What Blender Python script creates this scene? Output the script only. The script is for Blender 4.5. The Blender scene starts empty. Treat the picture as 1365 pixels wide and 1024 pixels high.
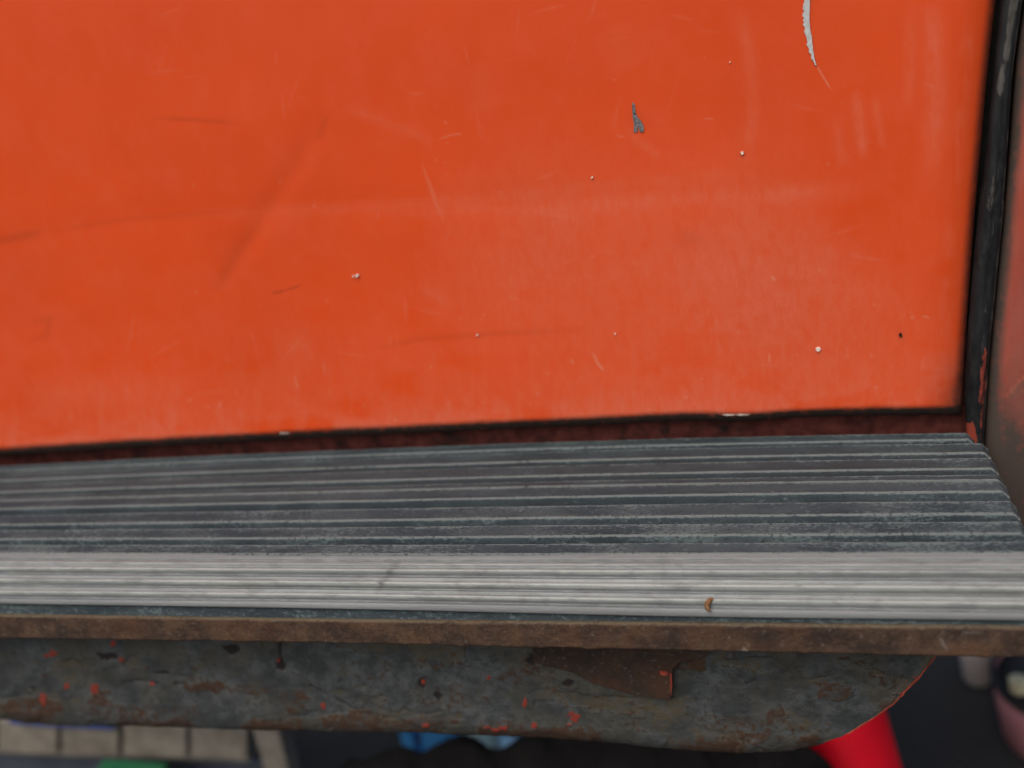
import bpy, bmesh, math, random
import numpy as np
from mathutils import Matrix, Vector

# ------------------------------------------------------------------ camera, world, sun
scene = bpy.context.scene
FPX = 1400.0                                   # focal length in photo pixels (1365 wide)
def camera_axes():
    p = math.radians(21)
    ux = np.array([4700, 225, 1400.0]); ux /= np.linalg.norm(ux)
    c = math.sin(p); b = 0.9
    for _ in range(60):
        a = -(b * ux[1] + c * ux[2]) / ux[0]
        b = math.sqrt(1 - c * c - a * a)
    uz = np.array([a, b, c]); uz /= np.linalg.norm(uz)
    return np.array([ux, np.cross(uz, ux), uz])
AX = camera_axes()
_d = AX @ np.array([0.5 / FPX, -(740 - 512) / FPX, -1.0])
CAM = -_d / np.linalg.norm(_d) * 0.66          # step nosing sits 0.66 m from the lens
cam_data = bpy.data.cameras.new('camera')
cam = bpy.data.objects.new('camera', cam_data)
scene.collection.objects.link(cam)
m = Matrix(AX.tolist()).to_4x4(); m.translation = Vector(CAM.tolist())
cam.matrix_world = m
cam_data.sensor_width = 36.0
cam_data.lens = FPX / 1365 * 36.0
cam_data.clip_start = 0.02; cam_data.clip_end = 500
cam_data.dof.use_dof = True
cam_data.dof.focus_distance = 0.655
cam_data.dof.aperture_fstop = 3.4
scene.camera = cam

SUN_EL, SUN_AZ = 54, -16                       # soft overcast key, from the camera side, a little to the left
world = bpy.data.worlds.new('World'); scene.world = world; world.use_nodes = True
wn = world.node_tree.nodes; wl = world.node_tree.links
sky = wn.new('ShaderNodeTexSky'); sky.sky_type = 'NISHITA'; sky.sun_disc = False
sky.sun_elevation = math.radians(SUN_EL); sky.sun_rotation = math.radians(180 - SUN_AZ)
sky.air_density = 1.0; sky.dust_density = 6.0; sky.ozone_density = 1.0
wl.new(sky.outputs[0], wn['Background'].inputs[0]); wn['Background'].inputs[1].default_value = 0.08
sun_data = bpy.data.lights.new('sun', 'SUN'); sun_data.energy = 1.2; sun_data.angle = math.radians(60)
sun_data.color = (1.0, 0.95, 0.88)
sun = bpy.data.objects.new('sun', sun_data); scene.collection.objects.link(sun)
el, az = math.radians(SUN_EL), math.radians(SUN_AZ)
to_sun = Vector((math.sin(az) * math.cos(el), -math.cos(az) * math.cos(el), math.sin(el)))
sun.rotation_euler = to_sun.to_track_quat('Z', 'Y').to_euler()
scene.view_settings.view_transform = 'Standard'; scene.view_settings.look = 'None'
scene.view_settings.gamma = 1.0; scene.view_settings.use_curve_mapping = False
scene.view_settings.exposure = 0.63
scene.render.engine = 'CYCLES'
cy = scene.cycles; cy.max_bounces = 5; cy.diffuse_bounces = 3; cy.glossy_bounces = 2; cy.transmission_bounces = 2; cy.caustics_reflective = False; cy.caustics_refractive = False
scene.render.resolution_x = 1024; scene.render.resolution_y = 768

# ------------------------------------------------------------------ survey: photo position -> place on a real plane
def rays(u, v):
    u = np.asarray(u, float); v = np.asarray(v, float)
    d = np.stack([(u - 682.5) / FPX, -(v - 512) / FPX, -np.ones_like(u)], -1)
    return d @ AX.T
def on_y(u, v, y):                             # on the upright plane Y = y
    u, v = np.broadcast_arrays(np.asarray(u, float), np.asarray(v, float))
    d = rays(u, v); t = (np.asarray(y) - CAM[1]) / d[..., 1]
    return CAM + d * t[..., None]
def on_z(u, v, z):
    u, v = np.broadcast_arrays(np.asarray(u, float), np.asarray(v, float))
    d = rays(u, v); t = (np.asarray(z) - CAM[2]) / d[..., 2]
    return CAM + d * t[..., None]
def on_plane(u, v, p, n):
    u, v = np.broadcast_arrays(np.asarray(u, float), np.asarray(v, float))
    d = rays(u, v); n = np.asarray(n, float)
    t = ((np.asarray(p) - CAM) @ n) / (d @ n)
    return CAM + d * t[..., None]
def curve(pts):
    """smooth curve through surveyed points, straight beyond its ends"""
    x = np.array([p[0] for p in pts], float); y = np.array([p[1] for p in pts], float)
    mm = np.gradient(y, x)
    def f(q):
        q = np.asarray(q, float)
        i = np.clip(np.searchsorted(x, q) - 1, 0, len(x) - 2)
        h = x[i + 1] - x[i]; t = (q - x[i]) / h; tc = np.clip(t, 0, 1)
        r = ((2*tc**3 - 3*tc**2 + 1) * y[i] + (tc**3 - 2*tc**2 + tc) * h * mm[i]
             + (-2*tc**3 + 3*tc**2) * y[i + 1] + (tc**3 - tc**2) * h * mm[i + 1])
        return r + np.where(t < 0, t * h * mm[i], 0) + np.where(t > 1, (t - 1) * h * mm[i + 1], 0)
    return f

# numpy noise
def vnoise(x, y, seed=0):
    x = np.asarray(x, float); y = np.asarray(y, float)
    xi = np.floor(x).astype(np.int64); yi = np.floor(y).astype(np.int64)
    xf = x - xi; yf = y - yi
    sx = xf * xf * (3 - 2 * xf); sy = yf * yf * (3 - 2 * yf)
    def h(a, b):
        n = (a * 374761393 + b * 668265263 + seed * 974711) & 0x7fffffff
        n = ((n ^ (n >> 13)) * 1274126177) & 0x7fffffff
        return ((n ^ (n >> 16)) & 0xffff) / 65535.0
    return ((h(xi, yi) * (1 - sx) + h(xi + 1, yi) * sx) * (1 - sy)
            + (h(xi, yi + 1) * (1 - sx) + h(xi + 1, yi + 1) * sx) * sy)
def fbm(x, y, seed=0, octv=4):
    r = 0; a = 0.5; s = 0
    for k in range(octv):
        r = r + a * vnoise(x * 2**k, y * 2**k, seed + k * 17); s += a; a *= 0.5
    return r / s
def sstep(a, b, x):
    t = np.clip((np.asarray(x, float) - a) / (b - a), 0, 1); return t * t * (3 - 2 * t)
def dist_poly(U, V, pts):
    best = np.full(np.broadcast(U, V).shape, 1e9); along = np.zeros_like(best)
    n = len(pts) - 1
    for k in range(n):
        (x0, y0), (x1, y1) = pts[k], pts[k + 1]
        dx, dy = x1 - x0, y1 - y0
        t = np.clip(((U - x0) * dx + (V - y0) * dy) / (dx * dx + dy * dy + 1e-9), 0, 1)
        d = np.hypot(U - x0 - t * dx, V - y0 - t * dy)
        along = np.where(d < best, (k + t) / n, along); best = np.minimum(best, d)
    return best, along
def stroke(U, V, pts, w, fade=0.15):
    d, a = dist_poly(U, V, pts)
    return np.exp(-(d / w) ** 2) * np.clip(np.minimum(a, 1 - a) / max(fade, 1e-3), 0.0, 1) ** 0.7
def spot(U, V, x, y, rx, ry, seed=1, rough=0.55):
    e = np.hypot((U - x) / rx, (V - y) / ry)
    e = e + rough * (fbm(U / (0.5 * rx + 2) + seed * 3.1, V / (0.5 * ry + 2) + seed, seed) - 0.5) * 2
    return 1 - sstep(0.75, 1.1, e)

# ------------------------------------------------------------------ object helpers
def link(o, parent=None):
    scene.collection.objects.link(o)
    if parent is not None: o.parent = parent
    return o
def tag(o, label=None, cat=None, group=None, kind=None):
    for k, v in (('label', label), ('category', cat), ('group', group), ('kind', kind)):
        if v: o[k] = v
    return o
def empty(name, loc=(0, 0, 0)):
    o = bpy.data.objects.new(name, None); o.location = loc; o.empty_display_size = 0.05
    return link(o)
def grid_obj(name, P, mat, parent=None, attrs=None, closed=False, smooth=True, caps=False):
    """P: (n, m, 3) points; one mesh; closed joins the m direction"""
    n, mcount = P.shape[:2]
    idx = np.arange(n * mcount).reshape(n, mcount)
    if closed: idx = np.concatenate([idx, idx[:, :1]], 1)
    F = np.stack([idx[:-1, :-1], idx[1:, :-1], idx[1:, 1:], idx[:-1, 1:]], -1).reshape(-1, 4).tolist()
    if caps:
        F.append(list(range(mcount))[::-1]); F.append([(n - 1) * mcount + k for k in range(mcount)])
    me = bpy.data.meshes.new(name)
    org = np.array(parent.location) if (parent is not None) else np.zeros(3)
    me.from_pydata((P.reshape(-1, 3) - org * 0).tolist(), [], F); me.update()
    if attrs:
        for k, v in attrs.items():
            at = me.attributes.new(k, 'FLOAT', 'POINT')
            at.data.foreach_set('value', np.ascontiguousarray(np.broadcast_to(v, P.shape[:2]).reshape(-1), dtype=np.float32))
    if smooth: me.polygons.foreach_set('use_smooth', np.ones(len(me.polygons), bool))
    me.materials.append(mat)
    bm = bmesh.new(); bm.from_mesh(me); bmesh.ops.recalc_face_normals(bm, faces=bm.faces); bm.to_mesh(me); bm.free()
    return link(bpy.data.objects.new(name, me), parent)
def poly_prism(name, pts, back, mat, parent=None, bevel=0.0):
    """solid from a planar outline (list of 3D points) pushed by the vector back"""
    bm = bmesh.new()
    f = bm.faces.new([bm.verts.new(p) for p in pts])
    r = bmesh.ops.extrude_face_region(bm, geom=[f])
    bmesh.ops.translate(bm, vec=back, verts=[g for g in r['geom'] if isinstance(g, bmesh.types.BMVert)])
    bmesh.ops.recalc_face_normals(bm, faces=bm.faces)
    if bevel: bmesh.ops.bevel(bm, geom=bm.edges[:], offset=bevel, segments=2, affect='EDGES', profile=0.6)
    me = bpy.data.meshes.new(name); bm.to_mesh(me); bm.free(); me.materials.append(mat)
    return link(bpy.data.objects.new(name, me), parent)
def box(name, lo, hi, mat, parent=None, bevel=0.003, jit=0.0, seed=0):
    rnd = random.Random(seed)
    bm = bmesh.new(); bmesh.ops.create_cube(bm, size=1)
    for v in bm.verts:
        for k in range(3):
            v.co[k] = (lo[k] + hi[k]) / 2 + v.co[k] * (hi[k] - lo[k]) + rnd.uniform(-jit, jit)
    if bevel: bmesh.ops.bevel(bm, geom=bm.edges[:], offset=bevel, segments=2, affect='EDGES', profile=0.6)
    me = bpy.data.meshes.new(name); bm.to_mesh(me); bm.free(); me.materials.append(mat)
    return link(bpy.data.objects.new(name, me), parent)
def lathe(name, prof, mat, parent=None, seg=48, wob=0.0):
    """prof: list of (r, z)"""
    a = np.linspace(0, 2 * math.pi, seg, endpoint=False)
    P = np.array([[(r * math.cos(t), r * math.sin(t), z + wob * math.sin(3 * t)) for t in a] for r, z in prof])
    return grid_obj(name, P, mat, parent, closed=True)

# ------------------------------------------------------------------ materials
class NT:
    def __init__(s, name):
        s.m = bpy.data.materials.new(name); s.m.use_nodes = True
        s.n = s.m.node_tree.nodes; s.l = s.m.node_tree.links
        s.b = s.n['Principled BSDF']; s.tc = s.n.new('ShaderNodeTexCoord')
    def put(s, sock, v):
        if v is None: return
        if hasattr(v, 'is_output') or isinstance(v, bpy.types.NodeSocket): s.l.new(v, sock)
        else:
            if isinstance(v, (tuple, list)) and len(v) == 3 and len(sock.default_value) == 4: v = (*v, 1)
            sock.default_value = v
    def attr(s, name):
        n = s.n.new('ShaderNodeAttribute'); n.attribute_name = name; return n.outputs['Fac']
    def noise(s, scale, detail=6, rough=0.6, stretch=(1, 1, 1), dist=0.0, off=0.0):
        mp = s.n.new('ShaderNodeMapping'); mp.inputs['Scale'].default_value = stretch
        mp.inputs['Location'].default_value = (off, off * 1.7, off * 0.6)
        s.l.new(s.tc.outputs['Object'], mp.inputs[0])
        n = s.n.new('ShaderNodeTexNoise'); n.inputs['Scale'].default_value = scale
        n.inputs['Detail'].default_value = detail; n.inputs['Roughness'].default_value = rough
        n.inputs['Distortion'].default_value = dist
        s.l.new(mp.outputs[0], n.inputs['Vector']); return n.outputs[0]
    def voro(s, scale, stretch=(1, 1, 1), feature='F1'):
        mp = s.n.new('ShaderNodeMapping'); mp.inputs['Scale'].default_value = stretch
        s.l.new(s.tc.outputs['Object'], mp.inputs[0])
        n = s.n.new('ShaderNodeTexVoronoi'); n.inputs['Scale'].default_value = scale; n.feature = feature
        s.l.new(mp.outputs[0], n.inputs['Vector']); return n.outputs[0]
    def ramp(s, v, a, b, lo=0.0, hi=1.0):
        n = s.n.new('ShaderNodeMapRange'); n.interpolation_type = 'SMOOTHSTEP'
        s.put(n.inputs[0], v); s.put(n.inputs[1], a); s.put(n.inputs[2], b); s.put(n.inputs[3], lo); s.put(n.inputs[4], hi)
        return n.outputs[0]
    def math(s, op, a, b=0.0, clamp=False):
        n = s.n.new('ShaderNodeMath'); n.operation = op; n.use_clamp = clamp
        s.put(n.inputs[0], a); s.put(n.inputs[1], b); return n.outputs[0]
    def mix(s, f, a, b):
        n = s.n.new('ShaderNodeMix'); n.data_type = 'RGBA'
        s.put(n.inputs[0], f); s.put(n.inputs[6], a); s.put(n.inputs[7], b); return n.outputs[2]
    def bump(s, h, strength, dist):
        n = s.n.new('ShaderNodeBump'); n.inputs['Strength'].default_value = strength
        n.inputs['Distance'].default_value = dist; s.put(n.inputs['Height'], h)
        s.l.new(n.outputs[0], s.b.inputs['Normal'])
    def done(s, col, rough=0.6, spec=0.5, metal=0.0):
        s.put(s.b.inputs['Base Color'], col); s.put(s.b.inputs['Roughness'], rough)
        s.put(s.b.inputs['Specular IOR Level'], spec); s.put(s.b.inputs['Metallic'], metal); return s.m

def simple(name, col, var=0.25, scale=30, rough=0.6, spec=0.4, dirt=None, dirt_amt=0.5, bump=0.2):
    t = NT(name); n = t.noise(scale)
    dark = tuple(c * (1 - var) for c in col); lite = tuple(min(1, c * (1 + var)) for c in col)
    c = t.mix(t.ramp(n, 0.3, 0.7), dark, lite)
    if dirt: c = t.mix(t.ramp(t.noise(scale * 0.5, off=3), 0.5, 0.72, 0, dirt_amt), c, dirt)
    t.bump(t.noise(scale * 6), bump, 0.001)
    return t.done(c, rough, spec)

def mat_paint(name, base, lite, grime_col=(0.028, 0.020, 0.016)):
    t = NT(name)
    scuff_sheen, dark, grime, gouge = t.attr('scuff_sheen'), t.attr('dark'), t.attr('grime'), t.attr('gouge')
    c = t.mix(t.ramp(t.noise(9, 5, 0.55), 0.3, 0.7), tuple(x * 0.965 for x in base), tuple(x * 1.03 for x in base))
    c = t.mix(t.ramp(t.noise(45, 5, 0.7, (1, 1, 0.8)), 0.40, 0.8, 0, 0.13), c, lite)          # chalky fading
    c = t.mix(t.math('MULTIPLY', t.ramp(t.noise(700, 3, 0.6), 0.66, 0.74), 0.25), c, lite)       # dust specks
    dust_sheen = t.math('MULTIPLY', scuff_sheen, t.ramp(t.noise(220, 6, 0.75, (1, 1, 0.4)), 0.22, 0.72, 0.35, 1.1), True)  # scuffs and dust, together with the painted sheen
    c = t.mix(dust_sheen, c, lite)
    c = t.mix(dark, c, (0.10, 0.022, 0.010))
    c = t.mix(gouge, c, (0.60, 0.24, 0.15))
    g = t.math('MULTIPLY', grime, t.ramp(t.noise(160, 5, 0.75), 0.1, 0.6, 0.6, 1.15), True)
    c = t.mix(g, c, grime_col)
    r = t.ramp(t.noise(25, 5), 0.3, 0.7, 0.42, 0.55)
    r = t.math('ADD', r, t.math('MULTIPLY', dust_sheen, 0.2))
    t.bump(t.noise(900, 2, 0.5), 0.05, 0.0006)
    return t.done(c, r, 0.22)

def mat_mat(name):
    """moulded rubber of the tread: dark body, pale dust caught along the edges and where feet rub"""
    t = NT(name)
    edge, wear, tint = t.attr('edge'), t.attr('wear'), t.attr('tint')
    n1 = t.noise(520, 5, 0.75, (0.55, 1, 1)); n2 = t.noise(60, 6, 0.7, (0.35, 1, 1)); n3 = t.noise(1500, 2, 0.5, (0.5, 1, 1))
    body = t.mix(tint, (0.029, 0.042, 0.051), (0.036, 0.039, 0.043))
    body = t.mix(t.ramp(n2, 0.3, 0.72, 0, 0.6), body, (0.052, 0.068, 0.077))
    body = t.mix(t.ramp(n3, 0.56, 0.72, 0, 0.35), body, (0.085, 0.095, 0.10))
    e = t.math('ADD', t.math('MULTIPLY', edge, 0.52), t.math('MULTIPLY', wear, 0.5))
    e = t.math('ADD', e, t.math('MULTIPLY', t.math('SUBTRACT', n1, 0.5), 2.7))
    e = t.math('ADD', e, t.math('MULTIPLY', t.math('SUBTRACT', n2, 0.5), 1.4))
    d = t.ramp(e, 0.42, 0.80)
    smear = t.ramp(t.noise(26, 5, 0.7, (0.5, 1, 1), off=11), 0.42, 0.62)
    body = t.mix(t.math('MULTIPLY', smear, t.math('ADD', t.math('MULTIPLY', wear, 0.55), 0.12)), body, (0.085, 0.105, 0.112))
    c = t.mix(t.math('MULTIPLY', d, 0.85), body, t.mix(t.ramp(edge, 0.5, 1.4), (0.112, 0.146, 0.153), (0.152, 0.168, 0.166)))
    pit = t.math('MULTIPLY', t.ramp(t.noise(520, 4, 0.7, (0.7, 1, 1), off=7), 0.54, 0.62), t.ramp(wear, 0.2, 0.7, 0.25, 0.8))
    c = t.mix(pit, c, (0.026, 0.031, 0.036))
    t.bump(t.math('ADD', n1, t.math('MULTIPLY', n3, 0.6)), 0.5, 0.0012)
    return t.done(c, 0.85, 0.12)

def mat_nosing():
    t = NT('worn_pale_nosing')
    crest, tint = t.attr('edge'), t.attr('tint')
    streak = t.noise(130, 5, 0.75, (0.03, 1.0, 1.0)); fine = t.noise(620, 4, 0.75, (0.10, 1, 1)); blot = t.noise(30, 6, 0.7, (0.4, 1, 1), off=4)
    c = t.mix(t.ramp(streak, 0.3, 0.7), (0.152, 0.168, 0.172), (0.218, 0.234, 0.234))
    c = t.mix(t.ramp(blot, 0.45, 0.75, 0, 0.5), c, (0.135, 0.132, 0.124))
    e = t.math('ADD', crest, t.math('MULTIPLY', t.math('SUBTRACT', fine, 0.5), 1.0))
    c = t.mix(t.ramp(e, 0.35, 0.95, 0, 0.7), c, (0.36, 0.385, 0.37))
    c = t.mix(t.ramp(e, 0.25, -0.25, 0, 0.65), c, (0.060, 0.068, 0.074))
    c = t.mix(t.math('MULTIPLY', tint, t.ramp(blot, 0.35, 0.6, 0.4, 1)), c, (0.142, 0.150, 0.154))
    c = t.mix(t.math('MULTIPLY', t.attr('dirt'), t.ramp(fine, 0.35, 0.6, 0.4, 1)), c, (0.075, 0.080, 0.084))
    c = t.mix(t.ramp(t.noise(55, 6, 0.75, off=13), 0.52, 0.66, 0, 0.35), c, (0.125, 0.13, 0.13))
    sp = t.ramp(t.noise(900, 3, 0.6, (0.6, 1, 1), off=2), 0.64, 0.72, 0, 0.5)
    c = t.mix(sp, c, (0.09, 0.09, 0.09))
    t.bump(t.math('ADD', fine, streak), 0.35, 0.001)
    return t.done(c, 0.5, 0.5)

def mat_rust(name, a=(0.034, 0.022, 0.017), b=(0.094, 0.055, 0.034), khaki=(0.10, 0.078, 0.050)):
    t = NT(name)
    dust, gouge = t.attr('dust'), t.attr('gouge')
    n1 = t.noise(38, 6, 0.68); n2 = t.noise(330, 5, 0.7); n3 = t.noise(20, 6, 0.65, off=5)
    c = t.mix(t.ramp(n1, 0.36, 0.66), a, b)
    c = t.mix(t.ramp(n2, 0.48, 0.62, 0, 0.45), c, (0.024, 0.017, 0.014))
    c = t.mix(t.ramp(n3, 0.48, 0.66, 0, 0.40), c, (0.095, 0.042, 0.021))
    c = t.mix(t.ramp(t.noise(300, 5, 0.8, off=9), 0.56, 0.66, 0, 0.7), c, (0.12, 0.10, 0.085))
    d = t.math('ADD', dust, t.math('MULTIPLY', t.math('SUBTRACT', n2, 0.5), 2.2))
    c = t.mix(t.ramp(d, 0.35, 0.95), c, khaki)
    c = t.mix(gouge, c, (0.24, 0.21, 0.18))
    t.bump(t.math('ADD', n2, n1), 0.6, 0.0015)
    return t.done(c, 0.8, 0.25)

def mat_beam(name):
    t = NT(name)
    rust, khaki, red, dark = t.attr('rust'), t.attr('khaki'), t.attr('red'), t.attr('dark')
    n1 = t.noise(40, 5, 0.72); n2 = t.noise(230, 6, 0.75); n3 = t.noise(16, 6, 0.65, off=6)
    c = t.mix(t.ramp(n1, 0.36, 0.66), (0.038, 0.043, 0.045), (0.084, 0.093, 0.096))
    c = t.mix(t.ramp(n3, 0.46, 0.60, 0, 0.55), c, (0.066, 0.060, 0.044))
    c = t.mix(t.ramp(n2, 0.5, 0.62, 0, 0.6), c, (0.02, 0.03, 0.028))
    def edge(v, k=1.0):
        q = t.math('ADD', v, t.math('MULTIPLY', t.math('SUBTRACT', n2, 0.5), 2.6 * k))
        q = t.math('ADD', q, t.math('MULTIPLY', t.math('SUBTRACT', n1, 0.5), 1.6 * k))
        return t.ramp(q, 0.25, 1.0)
    c = t.mix(edge(khaki), c, (0.078, 0.066, 0.042))
    c = t.mix(edge(rust, 1.3), c, (0.055, 0.030, 0.018))
    c = t.mix(edge(dark, 0.4), c, (0.016, 0.013, 0.012))
    c = t.mix(t.ramp(t.math('ADD', red, t.math('MULTIPLY', t.math('SUBTRACT', n2, 0.5), 1.6)), 0.45, 0.75), c, (0.22, 0.034, 0.022))
    t.bump(t.math('ADD', t.math('ADD', n2, n1), t.math('MULTIPLY', rust, 0.8)), 0.6, 0.0018)
    return t.done(c, 0.75, 0.3)

def mat_seal():
    t = NT('black_door_rubber')
    worn, red = t.attr('worn'), t.attr('red')
    n2 = t.noise(260, 6, 0.75, (1, 1, 0.3))
    c = t.mix(t.ramp(t.noise(70, 6, 0.7, (1, 1, 0.4)), 0.35, 0.7), (0.004, 0.005, 0.006), (0.011, 0.012, 0.014))
    q = t.math('ADD', worn, t.math('MULTIPLY', t.math('SUBTRACT', n2, 0.5), 2.4))
    c = t.mix(t.ramp(q, 0.25, 1.0, 0, 0.95), c, (0.075, 0.070, 0.062))
    q = t.math('ADD', red, t.math('MULTIPLY', t.math('SUBTRACT', n2, 0.5), 1.0))
    c = t.mix(t.ramp(q, 0.4, 0.6, 0, 0.9), c, (0.24, 0.04, 0.022))
    t.bump(n2, 0.4, 0.001)
    return t.done(c, t.ramp(n2, 0.3, 0.7, 0.3, 0.6), 0.5)

ORANGE = (0.62, 0.064, 0.0100); ORANGE_L = (0.62, 0.138, 0.076)
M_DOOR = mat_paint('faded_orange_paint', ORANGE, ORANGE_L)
M_PANEL = mat_paint('dirty_red_paint', (0.40, 0.062, 0.036), (0.32, 0.15, 0.115), (0.062, 0.048, 0.041))
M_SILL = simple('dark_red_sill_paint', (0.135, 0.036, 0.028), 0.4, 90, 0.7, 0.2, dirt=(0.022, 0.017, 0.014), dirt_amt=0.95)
M_MAT = mat_mat('ribbed_step_rubber')
M_NOSE = mat_nosing()
M_RUST = mat_rust('rusty_edge_iron')
M_BEAM = mat_beam('chipped_beam_paint')
M_BRKT = mat_rust('rusty_bracket', (0.024, 0.019, 0.017), (0.046, 0.031, 0.022), (0.045, 0.045, 0.04))
M_SEAL = mat_seal()
M_EDGE = simple('bare_red_plate_edge', (0.26, 0.045, 0.028), 0.4, 150, 0.6, 0.3, dirt=(0.06, 0.045, 0.04), dirt_amt=0.7)
M_CHALK = simple('pale_filler', (0.50, 0.52, 0.52), 0.12, 400, 0.9, 0.1, bump=0.6)
M_PRIMER = simple('grey_primer', (0.16, 0.15, 0.155), 0.4, 600, 0.8, 0.2, bump=0.5)
M_WHITE = simple('white_splash', (0.68, 0.60, 0.52), 0.1, 300, 0.7, 0.2)
M_FLECK = simple('dull_bare_metal', (0.40, 0.35, 0.31), 0.3, 300, 0.7, 0.2)
M_HOLE = simple('black_pit', (0.012, 0.010, 0.009), 0.2, 300, 0.9, 0.1)
M_POD = simple('brown_pod', (0.15, 0.066, 0.020), 0.4, 500, 0.5, 0.4)
M_UNDER = simple('underbody_black', (0.020, 0.019, 0.018), 0.3, 30, 0.9, 0.1)

# ------------------------------------------------------------------ ground
GZ = -0.75
tg = NT('dark_asphalt')
gc = tg.mix(tg.ramp(tg.noise(3, 6), 0.3, 0.7), (0.014, 0.014, 0.015), (0.028, 0.027, 0.027))
gc = tg.mix(tg.ramp(tg.voro(140), 0.1, 0.5, 0.5, 0), gc, (0.045, 0.045, 0.043))
tg.bump(tg.voro(140), 0.8, 0.004)
M_GROUND = tg.done(gc, 0.85, 0.3)
xs = np.concatenate([np.linspace(-80, -3, 12), np.linspace(-2, 2, 21), np.linspace(3, 80, 12)])
gx, gy = np.meshgrid(xs, xs, indexing='ij')
gz = GZ + 0.004 * (fbm(gx * 3, gy * 3, 5) - 0.5) * (np.hypot(gx, gy) < 4)
ground = grid_obj('ground', np.stack([gx, gy, gz], -1), M_GROUND)
tag(ground, kind='structure')

# ------------------------------------------------------------------ the truck
truck = empty('truck')
tag(truck, 'old orange truck with closed door above a ribbed step and rusty beam', 'truck')

YD = 0.148                                     # outer face of the door
door_bottom = curve([(0, 608), (230, 594), (460, 582), (690, 571), (800, 566.5), (920, 561), (990, 561.5), (1060, 557), (1160, 554), (1285, 553)])
door_right = curve([(-200, 1352), (0, 1327), (100, 1316), (200, 1307), (300, 1298), (400, 1291), (500, 1284), (600, 1279)])

us = np.concatenate([np.linspace(-520, -15, 26), np.linspace(0, 1230, 600), np.linspace(1231.5, 1330, 66)])
tt = np.concatenate([np.linspace(-0.75, -0.02, 22), np.linspace(0, 0.9, 250), np.linspace(0.902, 1.0, 44)])
U0, T = np.meshgrid(us, tt, indexing='ij')
s = (U0 + 520) / 1850.0
V = T * door_bottom(U0)
for _ in range(2):
    U = -520 + s * (door_right(V) + 520); V = T * door_bottom(U)
dR = door_right(V) - U; dB = door_bottom(U) - V
k1 = np.clip(1 - dR / 72, 0, 1); k2 = np.clip(1 - dB / 16, 0, 1)
yoff = 0.014 * (1 - np.sqrt(np.clip(1 - k1**2.4 * 0.995, 0, 1))) + 0.006 * (1 - np.sqrt(np.clip(1 - k2**2 * 0.995, 0, 1)))
# the sheet metal itself: gentle crown, a shallow crease, old dents
dent = (0.0007 * stroke(U, V, [(285, 395), (318, 335), (352, 290), (400, 215), (438, 150)], 17, 0.3)
        + 0.0007 * (fbm(U / 210, V / 170, 3, 2) - 0.5) * 2
        + 0.00022 * stroke(U, V, [(-60, 330), (160, 292), (420, 276), (700, 270), (900, 260), (1090, 255)], 22, 0.2))
P = on_y(U, V, YD + yoff)
P[..., 1] += dent
# masks over the paint: marks and dirt, plus a pale sheen put into colour
scuff_sheen = np.zeros_like(U); dark = np.zeros_like(U); gouge = np.zeros_like(U)
def add(a, b): return 1 - (1 - a) * (1 - np.clip(b, 0, 1))
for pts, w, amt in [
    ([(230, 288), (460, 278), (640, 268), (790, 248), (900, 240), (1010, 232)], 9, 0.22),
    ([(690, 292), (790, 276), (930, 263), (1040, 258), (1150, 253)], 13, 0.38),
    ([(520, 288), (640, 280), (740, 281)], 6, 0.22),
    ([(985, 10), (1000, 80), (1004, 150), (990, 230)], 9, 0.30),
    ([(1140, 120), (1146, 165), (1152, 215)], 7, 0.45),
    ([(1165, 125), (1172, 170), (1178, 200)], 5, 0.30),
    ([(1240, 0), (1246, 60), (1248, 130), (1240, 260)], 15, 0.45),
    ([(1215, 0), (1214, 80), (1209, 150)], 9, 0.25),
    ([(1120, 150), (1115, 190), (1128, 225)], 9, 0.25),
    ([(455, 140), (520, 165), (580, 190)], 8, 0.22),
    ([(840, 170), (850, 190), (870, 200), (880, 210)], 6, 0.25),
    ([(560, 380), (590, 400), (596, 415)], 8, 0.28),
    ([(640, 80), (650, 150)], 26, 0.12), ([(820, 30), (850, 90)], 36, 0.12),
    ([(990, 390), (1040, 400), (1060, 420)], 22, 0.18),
    ([(560, 330), (800, 345), (960, 350), (1120, 330)], 120, 0.38),  # broad soft stroke: pale sheen painted into the door colour
    ([(900, 420), (1000, 390), (1120, 380), (1160, 330)], 85, 0.34),  # same painted sheen, towards the lower right
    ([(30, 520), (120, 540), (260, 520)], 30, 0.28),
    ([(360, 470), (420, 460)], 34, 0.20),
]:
    scuff_sheen = add(scuff_sheen, amt * stroke(U, V, pts, w, 0.2) * (0.75 + 0.5 * fbm(U / 40, V / 14, 8)))
# dust that rain splashed up along the foot of the door, in vertical runs
run = fbm(U / 9, V / 70, 21) ; run2 = fbm(U / 60, V / 30, 25)
scuff_sheen = add(scuff_sheen, 0.9 * np.exp(-np.maximum(dB - 9, 0) / 17) * sstep(0.30, 0.62, run2))
scuff_sheen = add(scuff_sheen, 0.40 * np.exp(-dB / 60) * sstep(0.46, 0.75, run) )
scuff_sheen = add(scuff_sheen, (0.30 + 0.26 * sstep(400, 1100, U)) * np.exp(-dB / 150) * sstep(0.15, 0.6, run2))  # wide band: dust mixed with painted pale sheen, stronger to the right
scuff_sheen = add(scuff_sheen, 0.25 * np.exp(-((dR - 30) / 8)**2) * sstep(0.35, 0.6, fbm(U / 8, V / 40, 33)))
rnd = random.Random(4)
for k in range(26):                            # short vertical rub marks near the foot
    x = rnd.uniform(20, 1240); y = door_bottom(x) - rnd.uniform(15, 120)
    scuff_sheen = add(scuff_sheen, rnd.uniform(0.25, 0.6) * stroke(U, V, [(x, y - rnd.uniform(6, 22)), (x + rnd.uniform(-3, 3), y)], rnd.uniform(1.2, 2.6), 0.3))
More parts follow.
